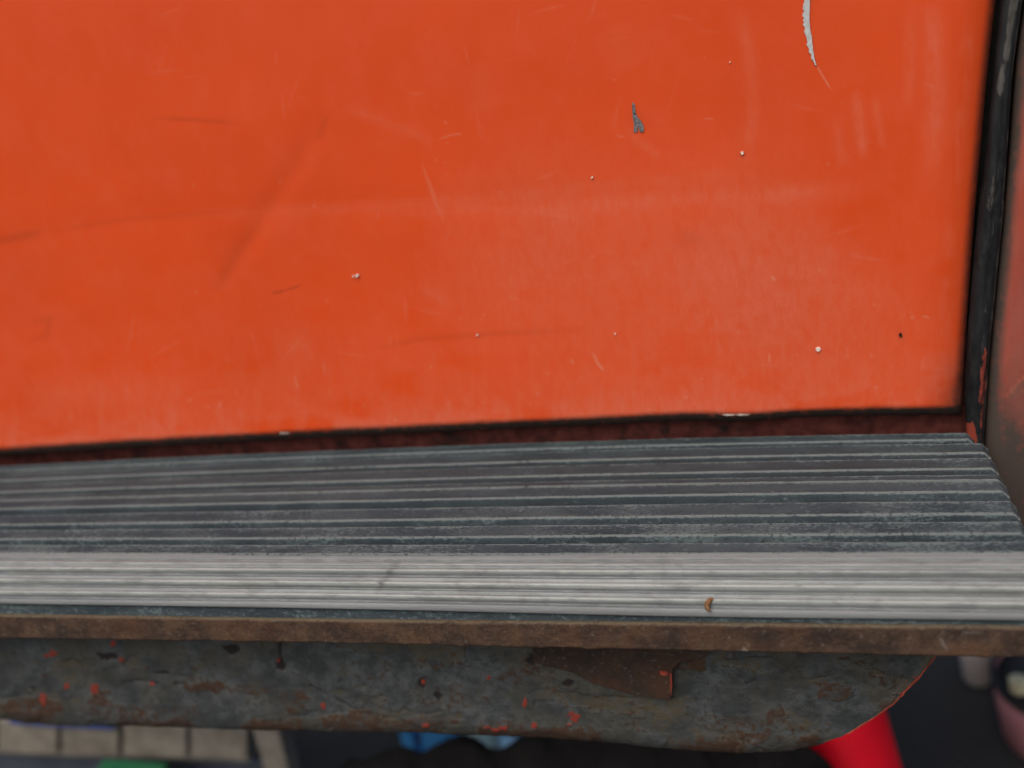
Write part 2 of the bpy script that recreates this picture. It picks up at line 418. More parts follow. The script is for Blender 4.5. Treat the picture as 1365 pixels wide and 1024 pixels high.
for x, y, r in [(1090.5, 465.5, 5.5), (989.5, 204, 5), (476, 367.5, 6), (1200.5, 446.5, 5.5), (850, 160, 12), (637, 447, 3), (789, 237, 4)]:
    dark = add(dark, 0.12 * np.exp(-(((U - x) / r)**2 + ((V - y - 1) / r)**2)))
for pts, w, amt in [
    ([(285, 392), (316, 338), (350, 292)], 9, 0.15), ([(-40, 328), (20, 317), (60, 309)], 6, 0.22),
    ([(60, 309), (170, 292), (330, 280)], 4, 0.10), ([(200, 157), (260, 160), (322, 165)], 3, 0.18),
    ([(385, 387), (364, 391), (392, 384), (404, 378)], 1.3, 0.45), ([(436, 152), (424, 190)], 5, 0.13),
    ([(500, 465), (560, 452), (640, 446), (800, 438)], 4, 0.12), ([(40, 430), (66, 425), (62, 448), (36, 455)], 4, 0.13),
    ([(900, 310), (930, 318), (890, 335)], 7, 0.08)]:
    dark = add(dark, amt * stroke(U, V, pts, w, 0.25))
for pts, w, amt in [
    ([(562, 215), (574, 255), (592, 298)], 1.6, 0.22), ([(570, 235), (582, 270)], 1.5, 0.22),
    ([(584, 186), (602, 180), (617, 178)], 1.2, 0.32), ([(1088, 86), (1097, 102), (1108, 120)], 1.0, 0.6),
    ([(938, 158), (952, 158)], 1.0, 0.3), ([(820, 180), (834, 183)], 1.0, 0.3),
    ([(790, 470), (797, 485), (806, 495)], 1.6, 0.55), ([(762, 478), (764, 486)], 1.6, 0.4),
    ([(1028, 368), (1034, 374)], 1.6, 0.6), ([(1228, 421), (1240, 424)], 1.2, 0.4),
    ([(1025, 470), (1026, 484)], 1.3, 0.45), ([(295, 535), (292, 545)], 1.3, 0.4), ([(392, 500), (397, 520)], 1.4, 0.35)]:
    gouge = np.maximum(gouge, amt * stroke(U, V, pts, w, 0.2))
for k in range(70):                            # hairline rub marks
    x = rnd.uniform(150, 1240); y = rnd.uniform(20, 530); a_r = rnd.choice((rnd.gauss(0.08, 0.25), rnd.gauss(1.5, 0.3))); ln = rnd.uniform(8, 60)
    scuff_sheen = add(scuff_sheen, rnd.uniform(0.12, 0.38) * stroke(U, V, [(x, y), (x + ln * .5 * math.cos(a_r), y - ln * .5 * math.sin(a_r) + rnd.uniform(-2, 2)), (x + ln * math.cos(a_r), y - ln * math.sin(a_r))], rnd.uniform(1.0, 2.2), 0.4))
for k in range(60):
    x = rnd.uniform(250, 1240); y = rnd.uniform(60, 530)
    if rnd.random() < 0.55: y = door_bottom(x) - abs(rnd.gauss(0, 70)) - 8
    r = rnd.uniform(0.9, 1.9)
    gouge = np.maximum(gouge, rnd.uniform(0.15, 0.5) * np.exp(-(((U - x) / r)**2 + ((V - y) / r)**2)))
# yellow crayon-like line is a faint thing: keep with the scuffs
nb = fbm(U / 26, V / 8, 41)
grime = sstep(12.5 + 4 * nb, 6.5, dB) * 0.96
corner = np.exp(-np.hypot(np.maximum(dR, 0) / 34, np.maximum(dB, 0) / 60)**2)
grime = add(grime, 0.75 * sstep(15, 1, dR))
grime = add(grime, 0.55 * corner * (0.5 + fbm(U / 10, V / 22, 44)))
door = grid_obj('door', P, M_DOOR, truck, {'scuff_sheen': scuff_sheen, 'dark': dark, 'grime': grime, 'gouge': gouge})
# folded return along the foot and the edge, so that the door is a box and not a sheet
Pb = P[:, -1, :]; Pr = P[-1, :, :]
foot = np.stack([Pb, Pb + [0, 0.004, 0.0005], Pb + [0, 0.030, 0.001]], 0)
grid_obj('hem', foot, M_SILL, door)
side = np.stack([Pr, Pr + [0, 0.006, 0], Pr + [0, 0.026, 0]], 0)
grid_obj('edge_fold', side, M_UNDER, door)
grid_obj('inner_skin', on_y(U[::24, ::16], V[::24, ::16], YD + 0.026) , M_UNDER, door)

# chips and splashes that stand on the paint (each a thin piece of its own)
def chip(name, outline, mat, parent=door, th=0.0006):
    pts = [on_y(x, y, YD - 0.0002) for x, y in outline]
    o = poly_prism(name, [tuple(p + np.array([0, -th, 0])) for p in pts], (0, th + 0.004, 0), mat, parent)
    return o
left = []; right = []
rn = random.Random(11)
sc = curve([(-60, 1071), (0, 1072.5), (30, 1072), (50, 1075), (70, 1080), (88, 1087)])
for v in np.arange(-60, 88, 3.0):
    w = 7.2 if v < 50 else 7.2 - (v - 50) * 0.15
    left.append((float(sc(v)) - rn.uniform(-0.3, 2.2), v)); right.append((float(sc(v)) + w + rn.uniform(-0.4, 0.4), v))
gsc = chip('paint_scrape', left + right[::-1], M_CHALK); gsc['label'] = 'pale grey ragged vertical scrape'
pc = chip('primer_chip', [(843, 136), (846, 139), (847.5, 150), (850, 156), (856, 163), (858.5, 170), (858, 176), (853, 176), (851, 168), (849.5, 176),
                          (844.5, 176), (845.5, 166), (843.5, 156), (842.8, 146)], M_PRIMER)
pc['label'] = 'small dark grey chip down to primer'
def dot(name, x, y, r, mat, seed):
    q = random.Random(seed); n = 9
    chip(name, [(x + r * q.uniform(0.65, 1.15) * math.cos(2 * math.pi * k / n), y + r * q.uniform(0.65, 1.15) * math.sin(2 * math.pi * k / n)) for k in range(n)], mat, th=0.0009)
for k, (x, y, r) in enumerate([(1090.5, 465.5, 3.2), (989.5, 204, 2.4), (476, 367.5, 2.3), (636.5, 446.5, 1.2), (789.5, 236.5, 1.3), (471, 368, 1.2),
                               (973, 83, 0.9), (820, 445, 1.1)]):
    dot('white_fleck', x, y, r, M_WHITE, k)
dot('rust_pit', 1200.5, 446.5, 2.7, M_HOLE, 31); dot('rust_pit', 846, 151, 1.2, M_HOLE, 32)
for k, (x, w) in enumerate([(972, 9), (990, 10), (379, 7)]):
    y = float(door_bottom(x)) - 8.5
    pts = [(x - w, y), (x - w * .4, y - 1.0), (x + w * .5, y - .6), (x + w, y - .2), (x + w * .6, y + .9), (x - w * .5, y + 1.2)]
    pr = [tuple(on_y(a, b, YD + 0.0003)) for a, b in pts]
    poly_prism('bare_fleck', pr, (0, 0.006, 0), M_FLECK, door)

# rubber seal standing in the gap at the right of the door
vs = np.linspace(-260, 600, 260)
sl = curve([(-260, 1376), (0, 1334), (100, 1324), (200, 1314), (300, 1302), (400, 1293), (500, 1287), (600, 1288)])
sr = curve([(-260, 1412), (0, 1363), (100, 1350), (200, 1343), (300, 1336), (400, 1326), (500, 1317), (600, 1311)])
L = on_y(sl(vs), vs, YD + 0.010); R = on_y(sr(vs), vs, YD + 0.010)
Cc = (L + R) / 2; rad = np.linalg.norm(R - L, axis=1) / 2
ang = np.linspace(0, 2 * math.pi, 28, endpoint=False)
VV, AA = np.meshgrid(vs, ang, indexing='ij')
rr = rad[:, None] * (1 + 0.10 * (fbm(VV / 26, AA * 1.2, 51) - 0.5) - 0.10 * np.exp(-((AA - 4.95) / 0.16)**2))
Ps = np.stack([Cc[:, None, 0] + rr * np.cos(AA), Cc[:, None, 1] + rr * 0.9 * np.sin(AA), np.broadcast_to(Cc[:, None, 2], rr.shape)], -1)
su = (np.cos(AA) + 1) / 2                       # 0 left, 1 right
worn = 0.95 * spot(su * 30, VV, 16, 20, 6, 62, 3, 0.8) + 0.95 * spot(su * 30, VV, 11, 105, 6, 24, 5, 0.4)
worn += 0.75 * spot(su * 30, VV, 12, 262, 5, 26, 5, 0.7) + 0.75 * np.exp(-((su - 0.93) / 0.06)**2) + 0.3 * np.exp(-((su - 0.62) / 0.05)**2) * sstep(150, 220, VV)  # spots are wear; the line near the right side is a painted highlight
worn *= (np.sin(AA) < 0.2)
redm = spot(su * 30, VV, 8, 575, 9, 22, 9, 0.5) + 0.5 * spot(su * 30, VV, 22, 520, 6, 60, 10, 0.8)
grid_obj('door_seal', Ps, M_SEAL, truck, {'worn': worn, 'red': redm}, closed=True)

jamb_x = float(on_y(1290, 560, 0.174)[0])
box('door_jamb', (jamb_x, 0.1742, -0.02), (0.34, 0.184, 0.62), M_UNDER, truck, 0.002)

# body panel beyond the seal
pl = curve([(-260, 1384), (0, 1366), (60, 1357), (200, 1345), (300, 1336), (400, 1326), (500, 1317), (600, 1311), (760, 1306)])
vv = np.linspace(-420, 860, 220); qq = np.concatenate([np.linspace(0, 60, 50), np.linspace(64, 1150, 80)])
VV, QQ = np.meshgrid(vv, qq, indexing='ij'); UU = pl(VV) + QQ
kk = np.clip(1 - QQ / 26, 0, 1)
Pp = on_y(UU, VV, YD + 0.004 + 0.012 * (1 - np.sqrt(1 - 0.995 * kk**2)))
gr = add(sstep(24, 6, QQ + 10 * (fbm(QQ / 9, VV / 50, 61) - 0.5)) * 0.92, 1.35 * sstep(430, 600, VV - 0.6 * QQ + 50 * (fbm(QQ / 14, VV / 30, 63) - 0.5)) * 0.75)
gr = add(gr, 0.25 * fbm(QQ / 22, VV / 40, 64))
sf = 0.6 * fbm(QQ / 18, VV / 60, 66)
scr = stroke(UU, VV, [(1345, 532), (1375, 500), (1400, 470)], 7, 0.1)
pale_line = stroke(UU, VV, [(1340, 530), (1352, 515), (1375, 490)], 2.5, 0.1)  # narrow stroke where the grime is thinner
gr = add(gr * (1 - 0.8 * pale_line), 0.5 * scr)
panel = grid_obj('body_panel', Pp, M_PANEL, truck, {'scuff_sheen': sf, 'dark': 0.2 * fbm(QQ / 30, VV / 60, 67), 'grime': gr, 'gouge': 0.25 * (scr > .4)})
panel['label'] = 'dirty red body panel right of the seal'
e0 = Pp[:, 0, :]
grid_obj('panel_return', np.stack([e0, e0 + [0, 0.03, 0]], 0), M_UNDER, panel)

# sill behind the step, in the shade of the door
ua = np.linspace(-520, 1420, 160)
step_back = curve([(0, 621), (230, 609), (460, 599), (690, 590), (920, 583), (1100, 579), (1285, 576)])
bk = on_z(ua, step_back(ua), 0.0)
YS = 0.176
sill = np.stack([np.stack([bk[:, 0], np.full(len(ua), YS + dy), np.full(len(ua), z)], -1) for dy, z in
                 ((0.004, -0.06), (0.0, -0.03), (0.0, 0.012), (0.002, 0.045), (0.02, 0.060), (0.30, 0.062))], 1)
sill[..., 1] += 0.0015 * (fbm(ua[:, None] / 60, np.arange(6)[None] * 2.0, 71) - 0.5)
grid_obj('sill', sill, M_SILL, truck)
box('floor_pan', (-0.95, 0.178, -0.075), (0.95, 0.66, -0.055), M_UNDER, truck, 0.004)

# ------------------------------------------------------------------ ribbed step
step_front = curve([(0, 737), (460, 739), (920, 738), (1365, 736.5)])
lip_top = curve([(0, 798), (460, 803), (920, 811), (1365, 817)])
lip_bot = curve([(0, 804), (460, 811), (920, 821), (1365, 826)])
rust_top = curve([(0, 821), (460, 828), (920, 833), (1365, 838)])
rust_bot = curve([(0, 852), (460, 859.5), (920, 869.5), (1365, 879)])
mat_end = curve([(570, 1268), (580, 1296), (592, 1314), (615, 1328), (640, 1340), (690, 1364), (740, 1385)])   # v -> u
step = None
def tread_curve(tau):
    def f(u): return step_back(u) * (1 - tau) + step_front(u) * tau
    return f
ZR, ZB = 0.0, -0.0058
def rows_to(fv, n=420, u_lo=-520):
    """u samples along the tread up to its rounded end"""
    ue = 1300.0
    for _ in range(12): ue = float(mat_end(float(fv(ue))))
    return np.concatenate([np.linspace(u_lo, -10, 24), np.linspace(0, ue - 60, n), np.linspace(ue - 58, ue, 40)]), ue
# base of the mat
cols = []
ubase = None
base_rows = []
for tau in np.linspace(0, 1.0, 30):
    uu, ue = rows_to(tread_curve(tau), 120)
    base_rows.append(on_z(uu, tread_curve(tau)(uu), 0.0))
B = np.stack(base_rows, 1)
B[..., 2] = ZB
x_end = B[-1, :, 0].copy()
Bn = fbm(B[..., 0] * 60, B[..., 1] * 300, 81)
B2 = np.concatenate([B, B[:, -1:, :] + [0, -0.001, -0.02]], 1)
B2 = np.concatenate([B2[:, :1, :] + [0, 0.0015, -0.02], B2], 1)
step = grid_obj('step_mat', np.concatenate([B2, B2[-1:] + [0.001, 0, -0.02]], 0), M_MAT, truck,
                {'edge': 0.10, 'wear': np.concatenate([sstep(0.11, 0.03, B2[..., 1]), sstep(0.11, 0.03, B2[-1:, :, 1])], 0) * 0.32 + 0.08, 'tint': np.concatenate([sstep(0.10, 0.02, B2[..., 1] - 0.02)*0, B2[-1:, :, 1]*0], 0) + np.concatenate([sstep(0.05, 0.10, B2[..., 1]), sstep(0.05, 0.1, B2[-1:, :, 1])], 0)})
step['label'] = 'dark ribbed rubber tread'
u_ref = 500.0
sb, sf_ = float(step_back(u_ref)), float(step_front(u_ref))
def cpx(c): return 540 + c / 2.967             # ribs surveyed at this column
ribs = [(174, 196, .50, .4), (210, 243, .12, .7), (262, 298, .14, .9), (318, 334, .05, .9), (341, 378, .22, .3), (411, 455, .48, .0), (483, 524, .68, 0.), (553, 590, .76, 0.)]
for ri, (c0, c1, wear0, tint0) in enumerate(ribs):
    t0, t1 = (cpx(c0) - sb) / (sf_ - sb), min(1.0, (cpx(c1) - sb) / (sf_ - sb))
    f0, f1 = tread_curve(t0), tread_curve(t1)
    uu, _ = rows_to(tread_curve((t0 + t1) / 2), 460)
    A0 = on_z(uu, f0(uu), ZR); A1 = on_z(uu, f1(uu), ZR)
    xs_ = (A0[:, 0] + A1[:, 0]) / 2; yb = A0[:, 1]; yf = A1[:, 1]
    wob = 0.0007 * (fbm(uu / 45, np.full_like(uu, ri * 3.3), 91) - 0.5) + 0.0005 * (fbm(uu / 9, np.full_like(uu, ri * 5.1), 92) - 0.5)
    yb = yb + wob; yf = yf + 0.7 * wob[::-1]
    w = yb - yf
    h = 0.0 - 0.0006 * (ri == 3)
    prof = [(0.0, 0.0011, ZB - 0.001, .25), (0.0, 0.0004, -0.0016, .6), (0.0, 0.0, -0.0004, 2.3), (0.06, 0.0, 0.0004, 2.0), (0.11, 0.0, 0.0001, .50), (0.20, 0.0, -0.0001, .30), (0.40, 0, -0.0002, .05), (0.62, 0, -0.0002, .05),
            (0.80, 0, -0.0001, .30), (0.92, 0, 0.0001, .50), (0.96, 0, 0.0003, 1.8), (1.0, 0, -0.0005, 2.2), (1.0, -0.0003, -0.0011, .4), (1.0, -0.0005, -0.0022, .1), (1.0, -0.0009, ZB - 0.001, .1)]
    Pm = np.stack([np.stack([xs_, yb - w * a + dy, np.full(len(uu), z + h)], -1) for a, dy, z, e in prof], 1)
    Pm[..., 2] += 0.00045 * (fbm(uu[:, None] / 14, np.arange(len(prof))[None] * 1.3 + ri * 9, 95) - 0.5) - 0.004 * sstep(uu[-1] - 14, uu[-1], uu)[:, None]**2
    ed = np.array([q[3] for q in prof])[None, :] * (0.45 + 0.55 * fbm(uu[:, None] / 70, np.full((1, len(prof)), ri * 2.0), 97) + 0.55 * fbm(uu[:, None] / 11, np.full((1, len(prof)), ri * 4.0), 96))
    wr = wear0 * (0.42 + 0.85 * sstep(0.2, 0.8, fbm(uu[:, None] / 110, np.full((1, len(prof)), ri * 7.0 + 3), 98))) + 0.12 * sstep(0.5, 0.7, fbm(uu[:, None] / 40, np.full((1, len(prof)), ri * 1.3), 94)) + 0.5 * sstep(uu[-1] - 260, uu[-1] - 60, uu)[:, None] * (fbm(uu[:, None] / 18, np.arange(len(prof))[None] * .6 + ri, 99))
    grid_obj('rib', Pm, M_MAT, step, {'edge': ed, 'wear': wr, 'tint': np.full(Pm.shape[:2], tint0)}, caps=True)

# pale nosing over the front of the step
NP = on_z(683, float(step_front(683)), 0.0); ANG = math.radians(38)
nn = np.array([0, -math.sin(ANG), math.cos(ANG)])
un = np.concatenate([np.linspace(-520, -10, 24), np.linspace(0, 1400, 640)])
nt = np.linspace(0, 1, 110)
UN, TN = np.meshgrid(un, nt, indexing='ij')
VN = step_front(UN) * (1 - TN) + lip_top(UN) * TN
PN = on_plane(UN, VN, NP, nn)
crests = [(0.215, .035, .0008), (0.345, .04, .0017), (0.50, .03, .0006), (0.61, .05, .0020), (0.76, .03, .0006), (0.865, .045, .0017)]
hgt = 1.35 * sum(hh * np.exp(-((TN - c) / w)**2) for c, w, hh in crests)
hgt = hgt * (0.85 + 0.3 * fbm(UN / 200, TN * 3, 101)) - 0.0008 * np.exp(-(TN / 0.06)**2) - 0.0012 * (np.exp(-((TN - .435) / .03)**2) + np.exp(-((TN - .70) / .03)**2) + np.exp(-((TN - .955) / .025)**2) + .7 * np.exp(-((TN - .13) / .02)**2))
PN = PN + nn * hgt[..., None]
eg = np.clip(hgt / 0.0015, 0, 1) * (0.35 + 1.0 * fbm(UN / 160, TN * 5, 104))
tn = np.clip(sstep(0.13, 0.05, TN) * 0.9, 0, 1)
nd = 0.7 * stroke(UN, VN, [(535, 744), (524, 758), (512, 775), (500, 796)], 5, 0.2) * (fbm(UN / 8, VN / 5, 181) > 0.4) + 0.6 * stroke(UN, VN, [(722, 802), (731, 808)], 1.8, 0.2)
rq = random.Random(9)
for k in range(26):
    x, y = rq.uniform(0, 1365), rq.uniform(745, 808)
    nd = nd + rq.uniform(0.2, 0.6) * stroke(UN, VN, [(x, y), (x + rq.uniform(-26, 26), y + rq.uniform(-5, 5))], rq.uniform(1.0, 3.0), 0.3)
nd = np.clip(nd + 0.35 * sstep(0.58, 0.74, fbm(UN / 26, VN / 9, 183)), 0, 1)
nosing = grid_obj('nosing', PN, M_NOSE, truck, {'edge': eg, 'tint': tn, 'dirt': nd})
nosing['label'] = 'pale worn nosing strip with soft ridges'
# lip under the nosing
ends = PN[:, -1, :]
LP = on_plane(un, lip_bot(un), ends.mean(0), np.array([0, -math.sin(math.radians(62)), math.cos(math.radians(62))]))
lip = np.stack([ends + [0, 0, -0.0002], ends + [0, -0.0006, -0.0010], LP, LP + [0, 0.0006, -0.0012], LP + [0, 0.006, -0.0016]], 1)
grid_obj('nosing_lip', lip, M_NOSE, nosing, {'edge': 0.35, 'tint': 0.8, 'dirt': 0.1})
# dark packing strip between the lip and the angle iron
YF = float(LP[:, 1].mean())
g0 = on_y(un, lip_bot(un) - 3, YF + 0.0030); g1 = on_y(un, rust_top(un) + 3, YF + 0.0015)
fr = np.linspace(0, 1, 8)
GP = g0[:, None, :] * (1 - fr[None, :, None]) + g1[:, None, :] * fr[None, :, None]
GP[..., 1] += 0.0012 * (fbm(un[:, None] / 12, fr[None] * 3, 111) - 0.5)
grid_obj('packing_strip', GP, M_MAT, truck, {'edge': 0.28 + 0.5 * fbm(un[:, None] / 60, fr[None] * 2, 112), 'wear': 0.25, 'tint': 0.0})
# rusty angle iron along the front
r0 = on_y(un, rust_top(un), YF - 0.001); r1 = on_y(un, rust_bot(un), YF - 0.001)
rows = [r0 + [0, 0.0045, -0.0003], r0 + [0, 0.0016, 0.0002], r0 + [0, 0.0006, 0.0], r0 + [0, 0, -0.0012]]
dst = [0.9, 1.0, 0.95, 0.35]
for q in np.linspace(0.1, 0.92, 15): rows.append(r0 * (1 - q) + r1 * q); dst.append(0.12)
rows += [r1 + [0, 0.0006, 0.0008], r1 + [0, 0.002, 0.0], r1 + [0, 0.03, 0.0004]]; dst += [0.1, 0.1, 0]
RP = np.stack(rows, 1)
RP[..., 1] += 0.0014 * (fbm(un[:, None] / 34, np.arange(len(rows))[None] * .07, 121) - 0.5) + 0.0006 * (fbm(un[:, None] / 9, np.arange(len(rows))[None] * .25, 122) - 0.5)
RP[:, -3:-1, 2] += 0.0018 * (fbm(un[:, None] / 16, np.zeros((1, 2)), 123) - 0.5)
UQ = np.broadcast_to(un[:, None], RP.shape[:2]); VQ = rust_top(UQ) + (rust_bot(UQ) - rust_top(UQ)) * np.clip((np.arange(len(rows)) - 3) / 16, 0, 1)[None]
gg = 0.4 * stroke(UQ, VQ, [(1252, 848), (1263, 868)], 2.4, 0.3) + 0.3 * stroke(UQ, VQ, [(1280, 842), (1312, 842)], 2.5, 0.3) + 0.5 * spot(UQ, VQ, 992, 869, 6, 6, 5)
irn = grid_obj('angle_iron', RP, M_RUST, truck, {'dust': np.array(dst)[None] * (0.6 + 0.6 * fbm(UQ / 50, VQ / 5, 126)), 'gouge': np.clip(gg, 0, 1)})
irn['label'] = 'rusty brown iron edge of the step'

# beam below the step: one plate whose end sweeps up to the right
YB = YF + 0.055
bb = curve([(-520, 935), (0, 959), (60, 966), (200, 969), (380, 974.5), (460, 976), (600, 979), (700, 982.5), (800, 989), (900, 999), (960, 1003), (1010, 1003.5), (1060, 1000), (1100, 992)])
outline_u = list(np.linspace(-520, -20, 20)) + list(np.linspace(0, 1090, 620))
outline = [(u, float(bb(u))) for u in outline_u]
tail = curve([(0, 1090), (12, 1120), (30, 1152), (52, 1185), (78, 1212), (100, 1232), (118, 1246), (140, 1262)])
yt = float(bb(1090))
for k in np.linspace(1, 140, 80): outline.append((float(tail(k)), yt - k))
OU = np.array([o[0] for o in outline]); OV = np.array([o[1] for o in outline])
OV = OV + 1.6 * (fbm(OU / 12, OU * 0, 131) - 0.5) * (OU < 1095)
qs = np.concatenate([np.linspace(0, 0.93, 70), np.linspace(0.945, 1, 10)])
topv = np.minimum(rust_bot(OU) - 26, OV - 4)
UB = np.broadcast_to(OU[:, None], (len(OU), len(qs))).copy(); VB = topv[:, None] * (1 - qs) + OV[:, None] * qs
kb = np.clip(1 - (OV[:, None] - VB) / 15, 0, 1) * (OU < 1100)[:, None]
PB = on_y(UB, VB, YB + 0.007 * (1 - np.sqrt(1 - 0.99 * kb**2)))
PB[..., 1] += 0.0022 * (fbm(UB / 70, VB / 40, 133) - 0.5) + 0.0012 * (fbm(UB / 14, VB / 14, 134) - 0.5)
n_big = fbm(UB / 70, VB / 30, 135); dBt = OV[:, None] - VB
khaki = np.clip(0.55 * sstep(0.45, 0.7, fbm(UB / 45, VB / 22, 137)) + 0.75 * sstep(820, 980, UB) * sstep(70, 10, dBt) * fbm(UB / 30, VB / 18, 138), 0, 1)
flk = fbm(UB / 60, VB / 26, 171, 5)
paint = sstep(0.43, 0.455, flk)
khaki = np.clip(np.maximum(khaki * 0.55, 0.6 * (1 - sstep(0.40, 0.47, flk)) * sstep(0.25, 0.5, fbm(UB / 20, VB / 14, 172))), 0, 1)
rust = 0.95 * sstep(24, 4, dBt + 26 * (fbm(UB / 40, VB / 12, 139) - 0.5)) * sstep(0.30, 0.55, fbm(UB / 60, UB * 0, 140))
for x, y, rx, ry, a in [(40, 945, 45, 14, .8), (135, 932, 15, 11, .7), (275, 916, 26, 9, .8), (340, 920, 45, 9, .6), (390, 936, 22, 16, .7), (470, 962, 60, 14, .8), (1110, 920, 22, 16, .7), (1190, 945, 22, 16, .7), (830, 875, 90, 12, .5), (915, 885, 26, 14, .9), (540, 968, 90, 10, .7), (700, 900, 40, 18, .45), (600, 930, 60, 16, .35), (180, 950, 80, 12, .5), (1000, 970, 70, 22, .5)]:
    rust = np.maximum(rust, a * spot(UB, VB, x, y, rx, ry, int(x), 0.7))
red = np.zeros_like(UB); dk = np.zeros_like(UB)
for x, y, rx, ry in [(72, 870, 7, 5), (62, 873, 5, 3), (151, 858, 4, 5), (162, 879, 4, 3), (57, 930, 5, 11), (88, 914, 4, 5), (126, 918, 6, 8), (203, 911, 5, 3), (371, 881, 3, 5), (430, 940, 4, 6),
                     (568, 967, 8, 4), (652, 903, 4, 5), (672, 970, 9, 5), (660, 972, 7, 4), (699, 938, 4, 7), (712, 966, 6, 5), (762, 957, 11, 9), (648, 967, 6, 3), (563, 911, 3, 4)]:
    red = np.maximum(red, spot(UB, VB, x, y, rx * .85, ry * .85, int(x + y), 1.0))
red = np.maximum(red, 0.9 * sstep(0.5, 0.62, fbm(UB / 14, VB / 9, 151)) * np.exp(-((UB - 1195) / 38)**2) * sstep(18, 5, dBt))
for x, y, rx, ry in [(143, 875, 15, 5), (307, 867, 11, 8), (374, 888, 6, 10), (372, 866, 2.5, 12), (43, 919, 5, 3), (562, 913, 6, 7), (583, 928, 5, 6), (758, 911, 11, 5), (708, 880, 6, 8), (215, 897, 14, 2)]:
    dk = np.maximum(dk, spot(UB, VB, x, y, rx, ry, int(x), 0.6))
for pts in [[(408, 892), (412, 912), (430, 922), (455, 935), (480, 950), (540, 962)], [(158, 915), (180, 906), (215, 910), (260, 912)], [(1205, 897), (1200, 915), (1190, 922)], [(985, 900), (995, 912), (1010, 905)]]:
    dk = np.maximum(dk, 0.8 * stroke(UB, VB, pts, 2.2, 0.15) * (fbm(UB / 10, VB / 10, 155) > 0.35))
dk = np.maximum(dk, 0.42 * sstep(1040, 1200, UB + 60 * (fbm(UB / 40, VB / 30, 156) - .5)) * sstep(4, 18, dBt))
rust = np.maximum(rust, 0.8 * np.exp(-((flk - 0.435) / 0.012)**2) * (fbm(UB / 30, VB / 30, 173) > 0.5))
dk = np.maximum(dk, 0.5 * np.exp(-((flk - 0.425) / 0.006)**2) * sstep(0.52, 0.62, fbm(UB / 34, VB / 30, 174)))
PB[..., 1] += 0.0006 * (1 - paint)
PB[..., 1] += 0.0012 * dk - 0.0006 * (red > .5)
beam = grid_obj('beam', PB, M_BEAM, truck, {'rust': rust, 'khaki': khaki, 'red': red, 'dark': dk})
beam['label'] = 'dark grey chipped beam under the step'
# plate thickness along the foot, and its red end
edge3 = PB[:, -1, :]
grid_obj('lower_flange', np.stack([edge3, edge3 + [0, 0.012, -0.001], edge3 + [0, 0.05, 0.001]], 1)[:642], M_RUST, beam, {'dust': 0.0, 'gouge': 0.0})
sel = (OU > 1128) & (OU < 1262)
ee = edge3[sel]; nrm = np.gradient(ee, axis=0); nrm = np.stack([nrm[:, 2], 0 * nrm[:, 1], -nrm[:, 0]], -1); nrm /= np.linalg.norm(nrm, axis=1)[:, None]
wd = 0.0011 * (0.1 + 1.2 * fbm(np.arange(len(ee)) / 6.0, np.zeros(len(ee)), 161))[:, None]
strip = np.stack([ee + [0, -0.0006, 0] - nrm * wd * .6, ee + [0, -0.0012, 0] + nrm * wd * .3, ee + nrm * wd * 1.0 + [0, 0.001, 0], ee + [0, 0.012, 0] + nrm * wd], 1)
re_ = grid_obj('end_flange', strip, M_EDGE, beam); re_['label'] = 'red painted edge of the beam end'
# bracket plate spot-welded onto the beam
bp = [(709, 862), (712, 884), (735, 890), (762, 897), (790, 911), (835, 925), (868, 931), (893, 935), (896, 915), (897, 893), (905, 884), (938, 878), (950, 868), (950, 862)]
bpts = [tuple(on_y(x, y, YB - 0.007)) for x, y in bp]
bk_ = poly_prism('bracket', bpts, (0, 0.006, 0), M_BRKT, beam, 0.0008)
for k, (x, y, w, h_) in enumerate([(894.5, 913, 1.6, 16), (885, 898, 6, 3)]):
    poly_prism('paint_flake', [tuple(on_y(x + a * w, y + b * h_, YB - 0.0078)) for a, b in ((-1, -1), (.6, -.8), (1, .2), (.2, 1), (-.8, .5))], (0, 0.0012, 0), M_EDGE, bk_)

# ------------------------------------------------------------------ curled pod on the nosing
pod_px = [(951.5, 800), (948, 800.8), (945, 803.5), (943, 807.5), (943.2, 811.5), (945.5, 814.5), (948.5, 815.8)]
pc3 = np.array([on_plane(x, y, NP, nn) for x, y in pod_px]) + nn * 0.0019
tck = np.linspace(0, 6, 40); path = np.stack([np.interp(tck, range(7), pc3[:, k]) for k in range(3)], 1)
for _ in range(3): path[1:-1] = (path[:-2] + path[1:-1] * 2 + path[2:]) / 4
tan = np.gradient(path, axis=0); tan /= np.linalg.norm(tan, axis=1)[:, None]
sd = np.cross(tan, nn); sd /= np.linalg.norm(sd, axis=1)[:, None]
rads = 0.00165 * np.sin(np.linspace(0.25, math.pi - 0.12, 40))**0.6 * (1 + 0.10 * np.sin(np.arange(40) * 2.1))
rads *= np.linspace(1.15, 0.75, 40)
a_ = np.linspace(0, 2 * math.pi, 14, endpoint=False)
PP = path[:, None] + rads[:, None, None] * (sd[:, None] * np.cos(a_)[None, :, None] + nn[None, None] * np.sin(a_)[None, :, None])
pod = grid_obj('seed_pod', PP, M_POD, None, closed=True, caps=True)
tag(pod, 'small brown curled seed pod lying on the pale front edge of the step', 'seed pod')

